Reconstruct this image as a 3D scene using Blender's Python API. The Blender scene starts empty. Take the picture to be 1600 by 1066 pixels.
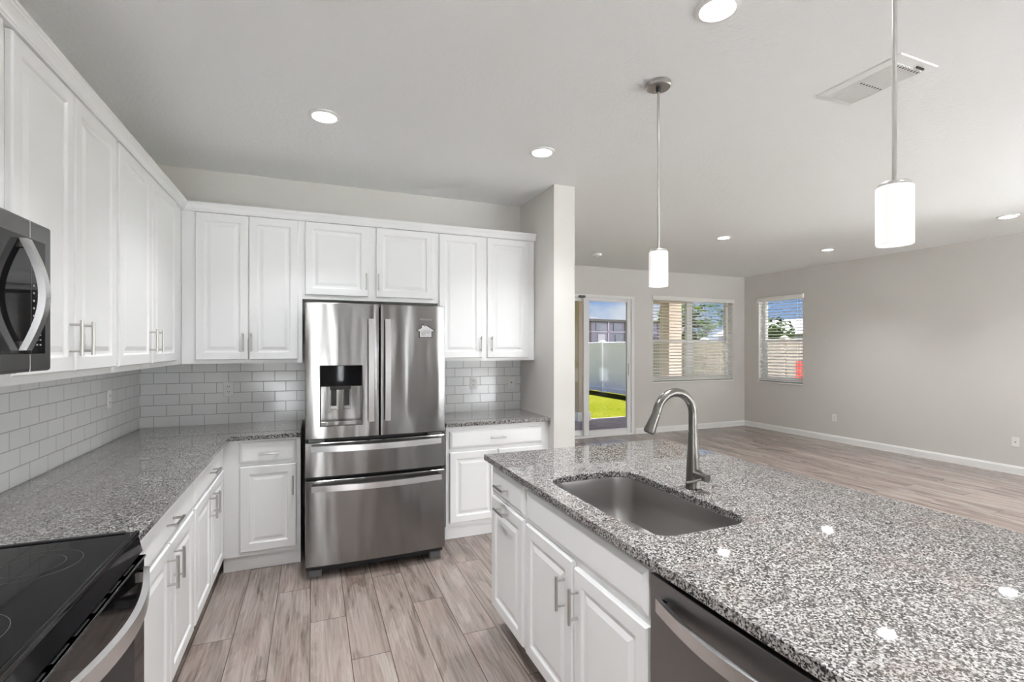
import bpy, bmesh, math, random
from mathutils import Vector, Matrix
random.seed(7)
PI = math.pi
S = bpy.context.scene
C = S.collection

# ------------------------------------------------------------------ camera
cam_data = bpy.data.cameras.new('camera')
cam = bpy.data.objects.new('camera', cam_data)
C.objects.link(cam)
cam.location = (0, 0, 1.5)
cam.rotation_euler = (PI / 2, 0, math.radians(-22.146))
cam_data.sensor_width = 36
cam_data.lens = 36 * 765.2 / 1600
cam_data.shift_y = 9.9 / 1600
cam_data.clip_start = 0.02
cam_data.clip_end = 400
S.camera = cam

# ------------------------------------------------------------------ view
S.view_settings.view_transform = 'Standard'
S.view_settings.look = 'None'
S.view_settings.gamma = 1
S.view_settings.use_curve_mapping = False
S.view_settings.exposure = 1.60
S.cycles.use_denoising = True
S.cycles.max_bounces = 14
S.cycles.diffuse_bounces = 8
S.cycles.glossy_bounces = 5
S.cycles.transmission_bounces = 6
S.cycles.transparent_max_bounces = 16
S.cycles.sample_clamp_indirect = 6
S.cycles.caustics_reflective = False
S.cycles.caustics_refractive = False

LAMP = 3.8            # watts of each recessed lamp
LENS = 14.0           # radiance of its lens
SKY_FILL = 8.0           # bright sky patches added at rear and east for fill, times clear sky
SHADE = 0.28           # radiance of the pendants' glass
SKY = 0.29
SUN = 44.0

# ------------------------------------------------------------------ node helpers
def new_mat(name):
    m = bpy.data.materials.new(name)
    m.use_nodes = True
    nt = m.node_tree
    return m, nt, nt.nodes['Principled BSDF']
def N(nt, t, **kw):
    n = nt.nodes.new(t)
    for k, v in kw.items():
        if hasattr(n, k) and k not in ('Scale',):
            setattr(n, k, v)
        else:
            n.inputs[k].default_value = v
    return n
def L(nt, a, b): nt.links.new(a, b)
def math_n(nt, op, a, b=None, c=None):
    n = nt.nodes.new('ShaderNodeMath'); n.operation = op
    for i, v in enumerate((a, b, c)):
        if v is None: continue
        if isinstance(v, (int, float)): n.inputs[i].default_value = v
        else: nt.links.new(v, n.inputs[i])
    return n.outputs[0]
def ramp(nt, fac, stops, interp='LINEAR'):
    r = nt.nodes.new('ShaderNodeValToRGB')
    r.color_ramp.interpolation = interp
    el = r.color_ramp.elements
    while len(el) < len(stops): el.new(0.5)
    for e, (p, c) in zip(el, stops):
        e.position = p
        e.color = (c[0], c[1], c[2], 1) if not isinstance(c, (int, float)) else (c, c, c, 1)
    nt.links.new(fac, r.inputs[0])
    return r.outputs[0]
def bump(nt, b, height, strength, dist):
    n = nt.nodes.new('ShaderNodeBump')
    n.inputs['Strength'].default_value = strength
    n.inputs['Distance'].default_value = dist
    nt.links.new(height, n.inputs['Height'])
    nt.links.new(n.outputs[0], b.inputs['Normal'])
def pos_xyz(nt):
    g = nt.nodes.new('ShaderNodeNewGeometry')
    s = nt.nodes.new('ShaderNodeSeparateXYZ')
    nt.links.new(g.outputs['Position'], s.inputs[0])
    return g.outputs['Position'], s.outputs[0], s.outputs[1], s.outputs[2]
def comb(nt, x, y, z):
    n = nt.nodes.new('ShaderNodeCombineXYZ')
    for i, v in enumerate((x, y, z)):
        if isinstance(v, (int, float)): n.inputs[i].default_value = v
        else: nt.links.new(v, n.inputs[i])
    return n.outputs[0]
def noise(nt, vec, scale, detail=2, rough=0.5, dist=0):
    n = nt.nodes.new('ShaderNodeTexNoise')
    n.inputs['Scale'].default_value = scale
    n.inputs['Detail'].default_value = detail
    n.inputs['Roughness'].default_value = rough
    n.inputs['Distortion'].default_value = dist
    if vec is not None: nt.links.new(vec, n.inputs['Vector'])
    return n.outputs['Fac'], n.outputs['Color']
def mix(nt, fac, a, b, mode='MIX'):
    n = nt.nodes.new('ShaderNodeMix'); n.data_type = 'RGBA'; n.blend_type = mode
    for i, v in ((0, fac), (6, a), (7, b)):
        if isinstance(v, (int, float)): n.inputs[i].default_value = v
        elif isinstance(v, tuple): n.inputs[i].default_value = (*v, 1)
        else: nt.links.new(v, n.inputs[i])
    return n.outputs[2]

def plain(name, col, rough=0.5, metal=0.0, spec=0.5, bump_scale=None, bump_str=0.1, bump_dist=0.001, coat=0):
    m, nt, b = new_mat(name)
    b.inputs['Base Color'].default_value = (*col, 1)
    b.inputs['Roughness'].default_value = rough
    b.inputs['Metallic'].default_value = metal
    b.inputs['Specular IOR Level'].default_value = spec
    b.inputs['Coat Weight'].default_value = coat
    if bump_scale:
        p, x, y, z = pos_xyz(nt)
        f, _ = noise(nt, p, bump_scale, 3)
        bump(nt, b, f, bump_str, bump_dist)
    return m
def emit(name, col, strength):
    m, nt, b = new_mat(name)
    b.inputs['Base Color'].default_value = (*col, 1)
    b.inputs['Emission Color'].default_value = (*col, 1)
    b.inputs['Emission Strength'].default_value = strength
    return m

# ------------------------------------------------------------------ materials
M = {}
M['wall'] = plain('wall_paint', (0.645, 0.625, 0.598), 0.75, bump_scale=90, bump_str=0.12, bump_dist=0.002)
M['ceiling'] = plain('ceiling_paint', (0.845, 0.85, 0.85), 0.85, bump_scale=55, bump_str=0.5, bump_dist=0.006)
M['cabinet'] = plain('cabinet_paint', (0.83, 0.835, 0.84), 0.32, bump_scale=30, bump_str=0.02)
M['trim'] = plain('trim_paint', (0.84, 0.84, 0.83), 0.35)
M['vinyl'] = plain('white_vinyl', (0.85, 0.85, 0.85), 0.35)
M['blind'] = plain('blind_vinyl', (0.86, 0.855, 0.83), 0.45)
M['plastic'] = plain('outlet_plastic', (0.80, 0.80, 0.79), 0.35)
M['slot'] = plain('dark_slot', (0.02, 0.02, 0.02), 0.6)
M['black'] = plain('black_plastic', (0.012, 0.012, 0.013), 0.45)
M['black_glass'] = plain('black_glass', (0.005, 0.005, 0.006), 0.04, spec=0.22)
M['dark_grey'] = plain('dark_grey_plastic', (0.11, 0.112, 0.115), 0.45)
M['magnet_face'] = plain('magnet_enamel', (0.42, 0.42, 0.42), 0.5)
M['badge'] = plain('badge_metal', (0.16, 0.16, 0.17), 0.4, 0.4)
M['legend'] = plain('key_print', (0.30, 0.30, 0.31), 0.4)
M['ring'] = plain('burner_print', (0.10, 0.10, 0.105), 0.3)
M['nickel'] = plain('brushed_nickel', (0.56, 0.55, 0.53), 0.30, 1.0)
M['faucet'] = plain('faucet_steel', (0.17, 0.162, 0.152), 0.28, 1.0)
M['white_letters'] = plain('badge_chrome', (0.85, 0.85, 0.87), 0.25, 0.6)

def steel(name, col, rough, aniso, wave=0.0, tangent=(0, 0, 1)):
    m, nt, b = new_mat(name)
    b.inputs['Metallic'].default_value = 1
    b.inputs['Roughness'].default_value = rough
    b.inputs['Anisotropic'].default_value = aniso
    L(nt, comb(nt, *tangent), b.inputs['Tangent'])
    p, x, y, z = pos_xyz(nt)
    g, _ = noise(nt, comb(nt, math_n(nt, 'MULTIPLY', x, 3), math_n(nt, 'MULTIPLY', y, 3), math_n(nt, 'MULTIPLY', z, 900)), 1.0, 2)
    L(nt, ramp(nt, g, [(0.3, tuple(c * 0.93 for c in col)), (0.7, col)]), b.inputs['Base Color'])
    if wave:
        w, _ = noise(nt, comb(nt, math_n(nt, 'MULTIPLY', x, 7), math_n(nt, 'MULTIPLY', y, 7), math_n(nt, 'MULTIPLY', z, 1.3)), 1.0, 1)
        bump(nt, b, w, 1.0, wave)
    return m
M['steel'] = steel('brushed_stainless', (0.285, 0.280, 0.277), 0.20, 0.8, 0.007)
M['steel_bright'] = steel('bright_stainless', (0.78, 0.78, 0.79), 0.25, 0.3)
M['steel_dark'] = steel('dark_stainless', (0.26, 0.255, 0.255), 0.32, 0.7, 0.004)
M['steel_sink'] = steel('sink_stainless', (0.42, 0.41, 0.40), 0.30, 0.4, tangent=(0, 1, 0))
M['steel_micro'] = steel('slate_stainless', (0.17, 0.168, 0.172), 0.36, 0.5)

def glass_mat(name, tint):
    m, nt, b = new_mat(name)
    nt.nodes.remove(b)
    t = nt.nodes.new('ShaderNodeBsdfTransparent'); t.inputs[0].default_value = (*tint, 1)
    g = nt.nodes.new('ShaderNodeBsdfGlossy'); g.inputs['Roughness'].default_value = 0.02
    f = nt.nodes.new('ShaderNodeFresnel'); f.inputs[0].default_value = 1.22
    mx = nt.nodes.new('ShaderNodeMixShader')
    L(nt, f.outputs[0], mx.inputs[0]); L(nt, t.outputs[0], mx.inputs[1]); L(nt, g.outputs[0], mx.inputs[2])
    L(nt, mx.outputs[0], nt.nodes['Material Output'].inputs[0])
    return m
M['glass'] = glass_mat('clear_glass', (0.98, 0.98, 0.98))
M['tinted'] = glass_mat('tinted_glass', (0.92, 0.93, 0.93))

def floor_mat():
    m, nt, b = new_mat('plank_floor')
    p, x, y, z = pos_xyz(nt)
    rx = math_n(nt, 'DIVIDE', math_n(nt, 'ADD', x, 0.382), 0.185)
    row = math_n(nt, 'FLOOR', rx)
    fx = math_n(nt, 'FRACT', rx)
    uy = math_n(nt, 'DIVIDE', math_n(nt, 'ADD', math_n(nt, 'ADD', y, 0.035), math_n(nt, 'MULTIPLY', row, 0.41667)), 1.25)
    col = math_n(nt, 'FLOOR', uy)
    fy = math_n(nt, 'FRACT', uy)
    wn = nt.nodes.new('ShaderNodeTexWhiteNoise'); wn.noise_dimensions = '2D'
    L(nt, comb(nt, row, col, 0), wn.inputs['Vector'])
    rnd = wn.outputs['Value']
    sx = math_n(nt, 'ADD', x, math_n(nt, 'MULTIPLY', rnd, 7.0))
    sy = math_n(nt, 'ADD', y, math_n(nt, 'MULTIPLY', rnd, 31.0))
    # broad cathedral grain, then fine streaks
    n1, _ = noise(nt, comb(nt, math_n(nt, 'MULTIPLY', sx, 9), math_n(nt, 'MULTIPLY', sy, 1.3), 0), 1.0, 4, 0.6, 0.9)
    n2, _ = noise(nt, comb(nt, math_n(nt, 'MULTIPLY', sx, 85), math_n(nt, 'MULTIPLY', sy, 2.6), 0), 1.0, 4, 0.65, 0.3)
    n3, _ = noise(nt, comb(nt, math_n(nt, 'MULTIPLY', sx, 5), math_n(nt, 'MULTIPLY', sy, 2.2), 4.0), 1.0, 2, 0.5, 0.4)
    band = math_n(nt, 'FRACT', math_n(nt, 'MULTIPLY', n1, 7.0))
    band = math_n(nt, 'ABSOLUTE', math_n(nt, 'SUBTRACT', band, 0.5))
    f = math_n(nt, 'ADD', math_n(nt, 'MULTIPLY', n1, 0.55), math_n(nt, 'MULTIPLY', n2, 0.42))
    f = math_n(nt, 'ADD', f, math_n(nt, 'MULTIPLY', band, 0.10))
    f = math_n(nt, 'ADD', f, math_n(nt, 'MULTIPLY', math_n(nt, 'SUBTRACT', rnd, 0.5), 0.10))
    c = ramp(nt, f, [(0.32, (0.078, 0.058, 0.047)), (0.43, (0.165, 0.132, 0.113)), (0.53, (0.260, 0.218, 0.194)), (0.68, (0.355, 0.312, 0.284))])
    c = mix(nt, math_n(nt, 'MULTIPLY', ramp(nt, n3, [(0.45, 0.0), (0.75, 1.0)]), 0.35), c, (0.33, 0.235, 0.205))
    ex = math_n(nt, 'MINIMUM', fx, math_n(nt, 'SUBTRACT', 1.0, fx))
    ey = math_n(nt, 'MINIMUM', fy, math_n(nt, 'SUBTRACT', 1.0, fy))
    gap = math_n(nt, 'MAXIMUM', math_n(nt, 'LESS_THAN', ex, 0.0125), math_n(nt, 'LESS_THAN', ey, 0.0017))
    c = mix(nt, math_n(nt, 'MULTIPLY', gap, 0.85), c, (0.07, 0.055, 0.045))
    L(nt, c, b.inputs['Base Color'])
    b.inputs['Roughness'].default_value = 0.23
    b.inputs['Specular IOR Level'].default_value = 0.5
    h = math_n(nt, 'SUBTRACT', math_n(nt, 'MULTIPLY', n2, 0.25), gap)
    bump(nt, b, h, 0.25, 0.0015)
    return m
M['floor'] = floor_mat()

def granite_mat():
    m, nt, b = new_mat('speckled_granite')
    p, x, y, z = pos_xyz(nt)
    _, wc = noise(nt, p, 240, 2)
    v0 = nt.nodes.new('ShaderNodeVectorMath'); v0.operation = 'MULTIPLY_ADD'
    L(nt, wc, v0.inputs[0]); v0.inputs[1].default_value = (0.004, 0.004, 0.004); L(nt, p, v0.inputs[2])
    v = nt.nodes.new('ShaderNodeTexVoronoi'); v.inputs['Scale'].default_value = 240
    L(nt, v0.outputs[0], v.inputs['Vector'])
    sep = nt.nodes.new('ShaderNodeSeparateColor'); L(nt, v.outputs['Color'], sep.inputs[0])
    big, _ = noise(nt, p, 26, 3, 0.6)
    mid, _ = noise(nt, v0.outputs[0], 165, 2, 0.6)
    f = math_n(nt, 'ADD', math_n(nt, 'MULTIPLY', sep.outputs[0], 0.55), math_n(nt, 'MULTIPLY', mid, 0.55))
    f = math_n(nt, 'ADD', f, math_n(nt, 'MULTIPLY', math_n(nt, 'SUBTRACT', big, 0.5), 0.22))
    c = ramp(nt, f, [(0.31, (0.010, 0.0095, 0.0095)), (0.43, (0.050, 0.048, 0.047)), (0.53, (0.150, 0.145, 0.140)), (0.65, (0.31, 0.30, 0.292)), (0.86, (0.49, 0.48, 0.468))])
    w, _ = noise(nt, p, 7, 3, 0.6)
    c = mix(nt, math_n(nt, 'MULTIPLY', ramp(nt, w, [(0.5, 0.0), (0.72, 1.0)]), 0.24), c, (0.22, 0.165, 0.145))
    L(nt, c, b.inputs['Base Color'])
    b.inputs['Roughness'].default_value = 0.035
    b.inputs['Specular IOR Level'].default_value = 0.7
    return m
M['granite'] = granite_mat()

def tile_mat(name, axis, phase):
    m, nt, b = new_mat(name)
    p, x, y, z = pos_xyz(nt)
    u = x if axis == 'x' else y
    u = math_n(nt, 'SUBTRACT', u, phase)
    vec = comb(nt, u, math_n(nt, 'SUBTRACT', z, 0.912), 0)
    br = nt.nodes.new('ShaderNodeTexBrick')
    br.offset = 0.5; br.offset_frequency = 2
    L(nt, vec, br.inputs['Vector'])
    br.inputs['Color1'].default_value = (0.79, 0.80, 0.805, 1)
    br.inputs['Color2'].default_value = (0.765, 0.775, 0.78, 1)
    br.inputs['Mortar'].default_value = (0.40, 0.40, 0.40, 1)
    br.inputs['Scale'].default_value = 1
    br.inputs['Mortar Size'].default_value = 0.0024
    br.inputs['Mortar Smooth'].default_value = 0.1
    br.inputs['Bias'].default_value = 0
    br.inputs['Brick Width'].default_value = 0.160
    br.inputs['Row Height'].default_value = 0.0800
    L(nt, br.outputs['Color'], b.inputs['Base Color'])
    L(nt, ramp(nt, br.outputs['Fac'], [(0, 0.12), (1, 0.8)]), b.inputs['Roughness'])
    inv = math_n(nt, 'SUBTRACT', 1.0, br.outputs['Fac'])
    n1, _ = noise(nt, p, 14, 1)
    bump(nt, b, math_n(nt, 'ADD', inv, math_n(nt, 'MULTIPLY', n1, 0.5)), 0.5, 0.0016)
    return m
M['tile_left'] = tile_mat('subway_tile_left', 'y', 0.014)
M['tile_back'] = tile_mat('subway_tile_back', 'x', -1.158)
M['tile_nook'] = tile_mat('subway_tile_nook', 'x', -0.006)

def grass_mat():
    m, nt, b = new_mat('lawn_grass')
    p, x, y, z = pos_xyz(nt)
    a, _ = noise(nt, p, 9, 5, 0.7)
    c, _ = noise(nt, p, 0.6, 2)
    f = math_n(nt, 'ADD', math_n(nt, 'MULTIPLY', a, 0.8), math_n(nt, 'MULTIPLY', c, 0.3))
    L(nt, ramp(nt, f, [(0.35, (0.010, 0.013, 0.0006)), (0.52, (0.022, 0.023, 0.0015)), (0.7, (0.033, 0.030, 0.005))]), b.inputs['Base Color'])
    b.inputs['Roughness'].default_value = 0.9
    b.inputs['Specular IOR Level'].default_value = 0.0
    bump(nt, b, a, 1.0, 0.05)
    return m
M['grass'] = grass_mat()
def paver_mat():
    m, nt, b = new_mat('patio_pavers')
    p, x, y, z = pos_xyz(nt)
    br = nt.nodes.new('ShaderNodeTexBrick'); L(nt, p, br.inputs['Vector'])
    br.inputs['Color1'].default_value = (0.36, 0.31, 0.31, 1); br.inputs['Color2'].default_value = (0.28, 0.24, 0.25, 1)
    br.inputs['Mortar'].default_value = (0.16, 0.14, 0.14, 1)
    br.inputs['Scale'].default_value = 1; br.inputs['Brick Width'].default_value = 0.22; br.inputs['Row Height'].default_value = 0.11
    br.inputs['Mortar Size'].default_value = 0.004
    L(nt, br.outputs['Color'], b.inputs['Base Color']); b.inputs['Roughness'].default_value = 0.8
    return m
M['paver'] = paver_mat()
M['stucco'] = plain('tan_stucco', (0.52, 0.43, 0.35), 0.9, bump_scale=60, bump_str=0.4, bump_dist=0.004)
M['stucco_brown'] = plain('brown_fascia', (0.20, 0.15, 0.11), 0.7)
M['fence'] = plain('fence_vinyl', (0.86, 0.80, 0.88), 0.5)
M['mauve'] = plain('mauve_siding', (0.17, 0.15, 0.22), 0.8)
M['pale_panel'] = plain('pale_siding', (0.32, 0.30, 0.37), 0.7)
M['roof'] = plain('dark_shingle', (0.10, 0.09, 0.10), 0.9, bump_scale=5)
M['pane_dark'] = plain('far_window_glass', (0.05, 0.06, 0.09), 0.1)
M['red'] = plain('red_plastic', (0.75, 0.06, 0.04), 0.5)
M['bark'] = plain('bark', (0.13, 0.09, 0.06), 0.9, bump_scale=20)
M['white_house'] = plain('white_siding', (0.40, 0.42, 0.46), 0.7)
def leaf_mat(name, a, c):
    m, nt, b = new_mat(name)
    p, x, y, z = pos_xyz(nt)
    f, _ = noise(nt, p, 1.6, 4, 0.7)
    L(nt, ramp(nt, f, [(0.35, a), (0.65, c)]), b.inputs['Base Color'])
    b.inputs['Roughness'].default_value = 0.7
    b.inputs['Specular IOR Level'].default_value = 0.0
    return m
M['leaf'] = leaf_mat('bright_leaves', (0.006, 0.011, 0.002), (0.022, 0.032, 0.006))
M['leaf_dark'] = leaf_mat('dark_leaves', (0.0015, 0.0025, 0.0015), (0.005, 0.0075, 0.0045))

# ------------------------------------------------------------------ world and sun
def build_world():
    w = bpy.data.worlds.new('sky'); S.world = w; w.use_nodes = True
    nt = w.node_tree; nt.nodes.clear()
    out = nt.nodes.new('ShaderNodeOutputWorld'); bg = nt.nodes.new('ShaderNodeBackground')
    tc = nt.nodes.new('ShaderNodeTexCoord'); sp = nt.nodes.new('ShaderNodeSeparateXYZ')
    L(nt, tc.outputs['Generated'], sp.inputs[0])
    sky = ramp(nt, sp.outputs[2], [(0.0, (0.60, 0.72, 0.92)), (0.06, (0.36, 0.56, 0.92)), (0.20, (0.22, 0.42, 0.88)), (1.0, (0.10, 0.25, 0.70))])
    st = comb(nt, math_n(nt, 'MULTIPLY', sp.outputs[0], 1.0), sp.outputs[1], math_n(nt, 'MULTIPLY', sp.outputs[2], 3.0))
    n1, _ = noise(nt, st, 3.6, 6, 0.6, 0.3)
    low = ramp(nt, sp.outputs[2], [(0.0, 0.18), (0.12, 0.0)])
    cl = ramp(nt, math_n(nt, 'ADD', n1, low), [(0.52, 0.0), (0.74, 1.0)])
    c = mix(nt, cl, sky, (1.05, 1.06, 1.10))
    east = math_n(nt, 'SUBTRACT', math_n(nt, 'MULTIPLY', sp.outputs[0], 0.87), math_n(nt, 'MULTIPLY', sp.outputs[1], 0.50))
    fill_mask = ramp(nt, math_n(nt, 'MAXIMUM', math_n(nt, 'MULTIPLY', sp.outputs[1], -1.0), east), [(0.74, 0.0), (0.88, 1.0)])  # mask of the added bright sky, rear and east
    c = mix(nt, fill_mask, c, (SKY_FILL * 0.98, SKY_FILL * 0.99, SKY_FILL))
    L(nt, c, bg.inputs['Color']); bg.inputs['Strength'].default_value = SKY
    L(nt, bg.outputs[0], out.inputs[0])
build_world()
sun_d = bpy.data.lights.new('sun', 'SUN'); sun_d.energy = SUN; sun_d.angle = math.radians(0.6); sun_d.color = (0.895, 0.935, 1.0)
sun = bpy.data.objects.new('sun', sun_d); C.objects.link(sun); sun.location = (8, 12, 20)
sun.rotation_euler = Vector((0.50, 0.20, 1.0)).to_track_quat('Z', 'Y').to_euler()

# ------------------------------------------------------------------ object helpers
ORG = {}
def tag(o, label=None, cat=None, group=None, kind=None):
    if label: o['label'] = label
    if cat: o['category'] = cat
    if group: o['group'] = group
    if kind: o['kind'] = kind
    return o
def thing(name, label, cat, loc, group=None):
    o = bpy.data.objects.new(name, None); C.objects.link(o)
    o.location = loc; o.empty_display_size = 0.05
    ORG[o.name] = Vector(loc)
    return tag(o, label, cat, group)
class MB:
    def __init__(s): s.bm = bmesh.new(); s.smooth = False
    def box(s, x0, y0, z0, x1, y1, z1, bev=0.0, seg=2):
        lo = Vector((min(x0, x1), min(y0, y1), min(z0, z1))); hi = Vector((max(x0, x1), max(y0, y1), max(z0, z1)))
        vs = [s.bm.verts.new((a, b, c)) for a in (lo.x, hi.x) for b in (lo.y, hi.y) for c in (lo.z, hi.z)]
        fs = [(0, 1, 3, 2), (4, 6, 7, 5), (0, 4, 5, 1), (2, 3, 7, 6), (0, 2, 6, 4), (1, 5, 7, 3)]
        fc = [s.bm.faces.new([vs[i] for i in f]) for f in fs]
        if bev:
            es = {e for f in fc for e in f.edges}
            bmesh.ops.bevel(s.bm, geom=list(es), offset=bev, segments=seg, affect='EDGES', profile=0.5)
        return s
    def cyl(s, a, b, r0, r1=None, n=20, cap=True):
        a, b = Vector(a), Vector(b); r1 = r0 if r1 is None else r1
        return s.tube([a, b], [r0, r1], n, cap)
    def tube(s, pts, radii, n=16, cap=True):
        pts = [Vector(p) for p in pts]
        if isinstance(radii, (int, float)): radii = [radii] * len(pts)
        t0 = (pts[1] - pts[0]).normalized()
        ref = Vector((0, 0, 1)) if abs(t0.z) < 0.9 else Vector((1, 0, 0))
        nrm = t0.cross(ref).normalized()
        rings = []
        for i, p in enumerate(pts):
            t = (pts[min(i + 1, len(pts) - 1)] - pts[max(i - 1, 0)]).normalized()
            nrm = (nrm - t * nrm.dot(t)).normalized(); bn = t.cross(nrm)
            rings.append([s.bm.verts.new(p + (nrm * math.cos(2 * PI * k / n) + bn * math.sin(2 * PI * k / n)) * radii[i]) for k in range(n)])
        for A, B in zip(rings, rings[1:]):
            for k in range(n): s.bm.faces.new((A[k], A[(k + 1) % n], B[(k + 1) % n], B[k]))
        if cap:
            s.bm.faces.new(rings[0][::-1]); s.bm.faces.new(rings[-1])
        s.smooth = True
        return s
    def lathe(s, cx, cy, prof, n=32):
        rings = []
        for r, z in prof:
            if r < 1e-6: rings.append([s.bm.verts.new((cx, cy, z))])
            else: rings.append([s.bm.verts.new((cx + r * math.cos(2 * PI * k / n), cy + r * math.sin(2 * PI * k / n), z)) for k in range(n)])
        for A, B in zip(rings, rings[1:]):
            for k in range(n):
                a0, a1 = A[k % len(A)], A[(k + 1) % n % len(A)]; b0, b1 = B[k % len(B)], B[(k + 1) % n % len(B)]
                q = [v for i, v in enumerate((a0, a1, b1, b0)) if v not in (a0, a1, b1, b0)[:i]]
                if len(q) > 2: s.bm.faces.new(q)
        s.smooth = True
        return s
    def loft(s, rings, closed=True, cap0=False, cap1=False):
        R = [[s.bm.verts.new(p) for p in r] for r in rings]
        n = len(R[0])
        for A, B in zip(R, R[1:]):
            for k in range(n if closed else n - 1): s.bm.faces.new((A[k], A[(k + 1) % n], B[(k + 1) % n], B[k]))
        if cap0: s.bm.faces.new(R[0][::-1])
        if cap1: s.bm.faces.new(R[-1])
        return s
    def build(s, name, mat, parent=None, bevel=None, smooth=None):
        bm = s.bm
        bmesh.ops.recalc_face_normals(bm, faces=bm.faces[:])
        me = bpy.data.meshes.new(name)
        org = Vector((0, 0, 0))
        if parent is not None: org = ORG[parent.name]
        if org.length: bmesh.ops.translate(bm, verts=bm.verts[:], vec=-org)
        bm.to_mesh(me); bm.free()
        me.materials.append(mat)
        sm = s.smooth if smooth is None else smooth
        if sm:
            for p in me.polygons: p.use_smooth = True
            me.set_sharp_from_angle(angle=math.radians(38))
        o = bpy.data.objects.new(name, me); C.objects.link(o)
        if parent is not None: o.parent = parent
        ORG[o.name] = org
        if bevel:
            md = o.modifiers.new('bevel', 'BEVEL'); md.width = bevel; md.segments = 2; md.limit_method = 'ANGLE'; md.angle_limit = math.radians(50)
        return o
def copy_tree(o, parent=None):
    c = o.copy(); C.objects.link(c)
    if parent is not None: c.parent = parent
    for ch in list(o.children): copy_tree(ch, c)
    return c
def struct(name, mb, mat, **k):
    return tag(mb.build(name, mat, **k), kind='structure')

class Frame:
    """A vertical face: u runs along it, z is up, n stands out of it into the room."""
    def __init__(s, kind, plane): s.kind, s.p = kind, plane
    def pt(s, u, z, n):
        if s.kind == 'left': return Vector((s.p + n, u, z))      # faces +x
        if s.kind == 'back': return Vector((u, s.p - n, z))      # faces -y
        if s.kind == 'island': return Vector((s.p - n, u, z))    # faces -x
    def box(s, mb, u0, z0, n0, u1, z1, n1, bev=0.0):
        a, b = s.pt(u0, z0, n0), s.pt(u1, z1, n1)
        mb.box(a.x, a.y, a.z, b.x, b.y, b.z, bev)
def panel_rings(F, u0, z0, u1, z1, rings):
    mb = MB()
    mb.loft([[F.pt(u0 + i, z0 + i, d), F.pt(u1 - i, z0 + i, d), F.pt(u1 - i, z1 - i, d), F.pt(u0 + i, z1 - i, d)] for i, d in rings], cap0=True, cap1=True)
    return mb
RAISED = [(0, 0.001), (0, 0.015), (0.004, 0.020), (0.050, 0.020), (0.054, 0.0185), (0.060, 0.0125), (0.071, 0.0118), (0.092, 0.0180), (0.096, 0.0180)]
SLAB = [(0, 0.001), (0, 0.011), (0.005, 0.0145), (0.016, 0.0190), (0.021, 0.020)]
def pull(F, u, z, vertical, parent, length=0.130):
    mb = MB(); h = length / 2; c = 0.048; n = 0.055
    d = (lambda t: F.pt(u, z + t, n)) if vertical else (lambda t: F.pt(u + t, z, n))
    f = (lambda t, k: F.pt(u, z + t, k)) if vertical else (lambda t, k: F.pt(u + t, z, k))
    mb.tube([d(-h), d(-h + 0.001), d(h - 0.001), d(h)], [0.0050, 0.006, 0.006, 0.0050], 14)
    for t in (-c, c): mb.cyl(f(t, 0.0195), f(t, n), 0.0048, n=12)
    return mb.build('handle', M['nickel'], parent)
def cabinet(name, label, F, u0, u1, z0, z1, depth, fronts, group, toe=0.0, toe_in=0.06, cat='cabinet'):
    base = F.pt((u0 + u1) / 2, z0 if not toe else 0.0, -depth / 2)
    r = thing(name, label, cat, base, group)
    mb = MB(); F.box(mb, u0, z0, -depth, u1, z1, 0); mb.build('body', M['cabinet'], r)
    if toe:
        mb = MB(); F.box(mb, u0, 0.0, -depth, u1, z0, -toe_in); mb.build('toe_kick', M['cabinet'], r)
    for f in fronts:
        kind, a, b, c, d = f[:5]
        o = panel_rings(F, a, c, b, d, SLAB if kind in ('drawer', 'false_front') else RAISED).build(kind, M['cabinet'], r)
        if len(f) > 5 and f[5]:
            pull(F, f[5][0], f[5][1], f[5][2], o)
    return r

# ------------------------------------------------------------------ room shell
H = 2.845
XL, YB, YF, XR, YR = -1.168, 4.315, 7.036, 7.69, -2.4
mb = MB(); mb.box(XL - 0.2, YR - 0.2, -0.15, XR + 0.02, YF + 0.02, 0.0); struct('floor', mb, M['floor'])
mb = MB(); mb.box(XL - 0.2, YR - 0.2, H, XR + 0.2, YF + 0.2, H + 0.15); struct('ceiling', mb, M['ceiling'])
mb = MB(); mb.box(XL - 0.2, YR - 0.2, 0, XL, YB + 0.2, H); struct('wall_left', mb, M['wall'])
mb = MB(); mb.box(XL, YB, 0, 1.84, YB + 0.2, H); struct('wall_back', mb, M['wall'])
mb = MB(); mb.box(1.84, 3.605, 0, 2.035, YF, H); struct('wall_partition', mb, M['wall'])
# far wall with the sliding door and the twin window
DX0, DX1, DZ = 3.20, 5.14, 2.375
WX0, WX1, WZ0, WZ1 = 5.535, 7.39, 0.895, 2.40
mb = MB()
mb.box(2.035, YF, 0, DX0, YF + 0.2, H); mb.box(DX0, YF, DZ, DX1, YF + 0.2, H)
mb.box(DX1, YF, 0, WX0, YF + 0.2, H); mb.box(WX0, YF, 0, WX1, YF + 0.2, WZ0)
mb.box(WX0, YF, WZ1, WX1, YF + 0.2, H); mb.box(WX1, YF, 0, XR + 0.2, YF + 0.2, H)
struct('wall_far', mb, M['wall'])
VY0, VY1, VZ0 = 5.825, 6.715, 0.88
mb = MB()
ys = YR - 0.2
RIGHT_FILL_WIN = [(-2.20, -0.10), (0.15, 2.40)]      # big unseen glass panels added on the long wall for fill daylight
for a, b in RIGHT_FILL_WIN:
    mb.box(XR, ys, 0, XR + 0.2, a, H); mb.box(XR, a, 2.45, XR + 0.2, b, H); mb.box(XR, a, 0, XR + 0.2, b, 0.06); ys = b
mb.box(XR, ys, 0, XR + 0.2, VY0, H); mb.box(XR, VY0, 0, XR + 0.2, VY1, VZ0)
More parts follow.
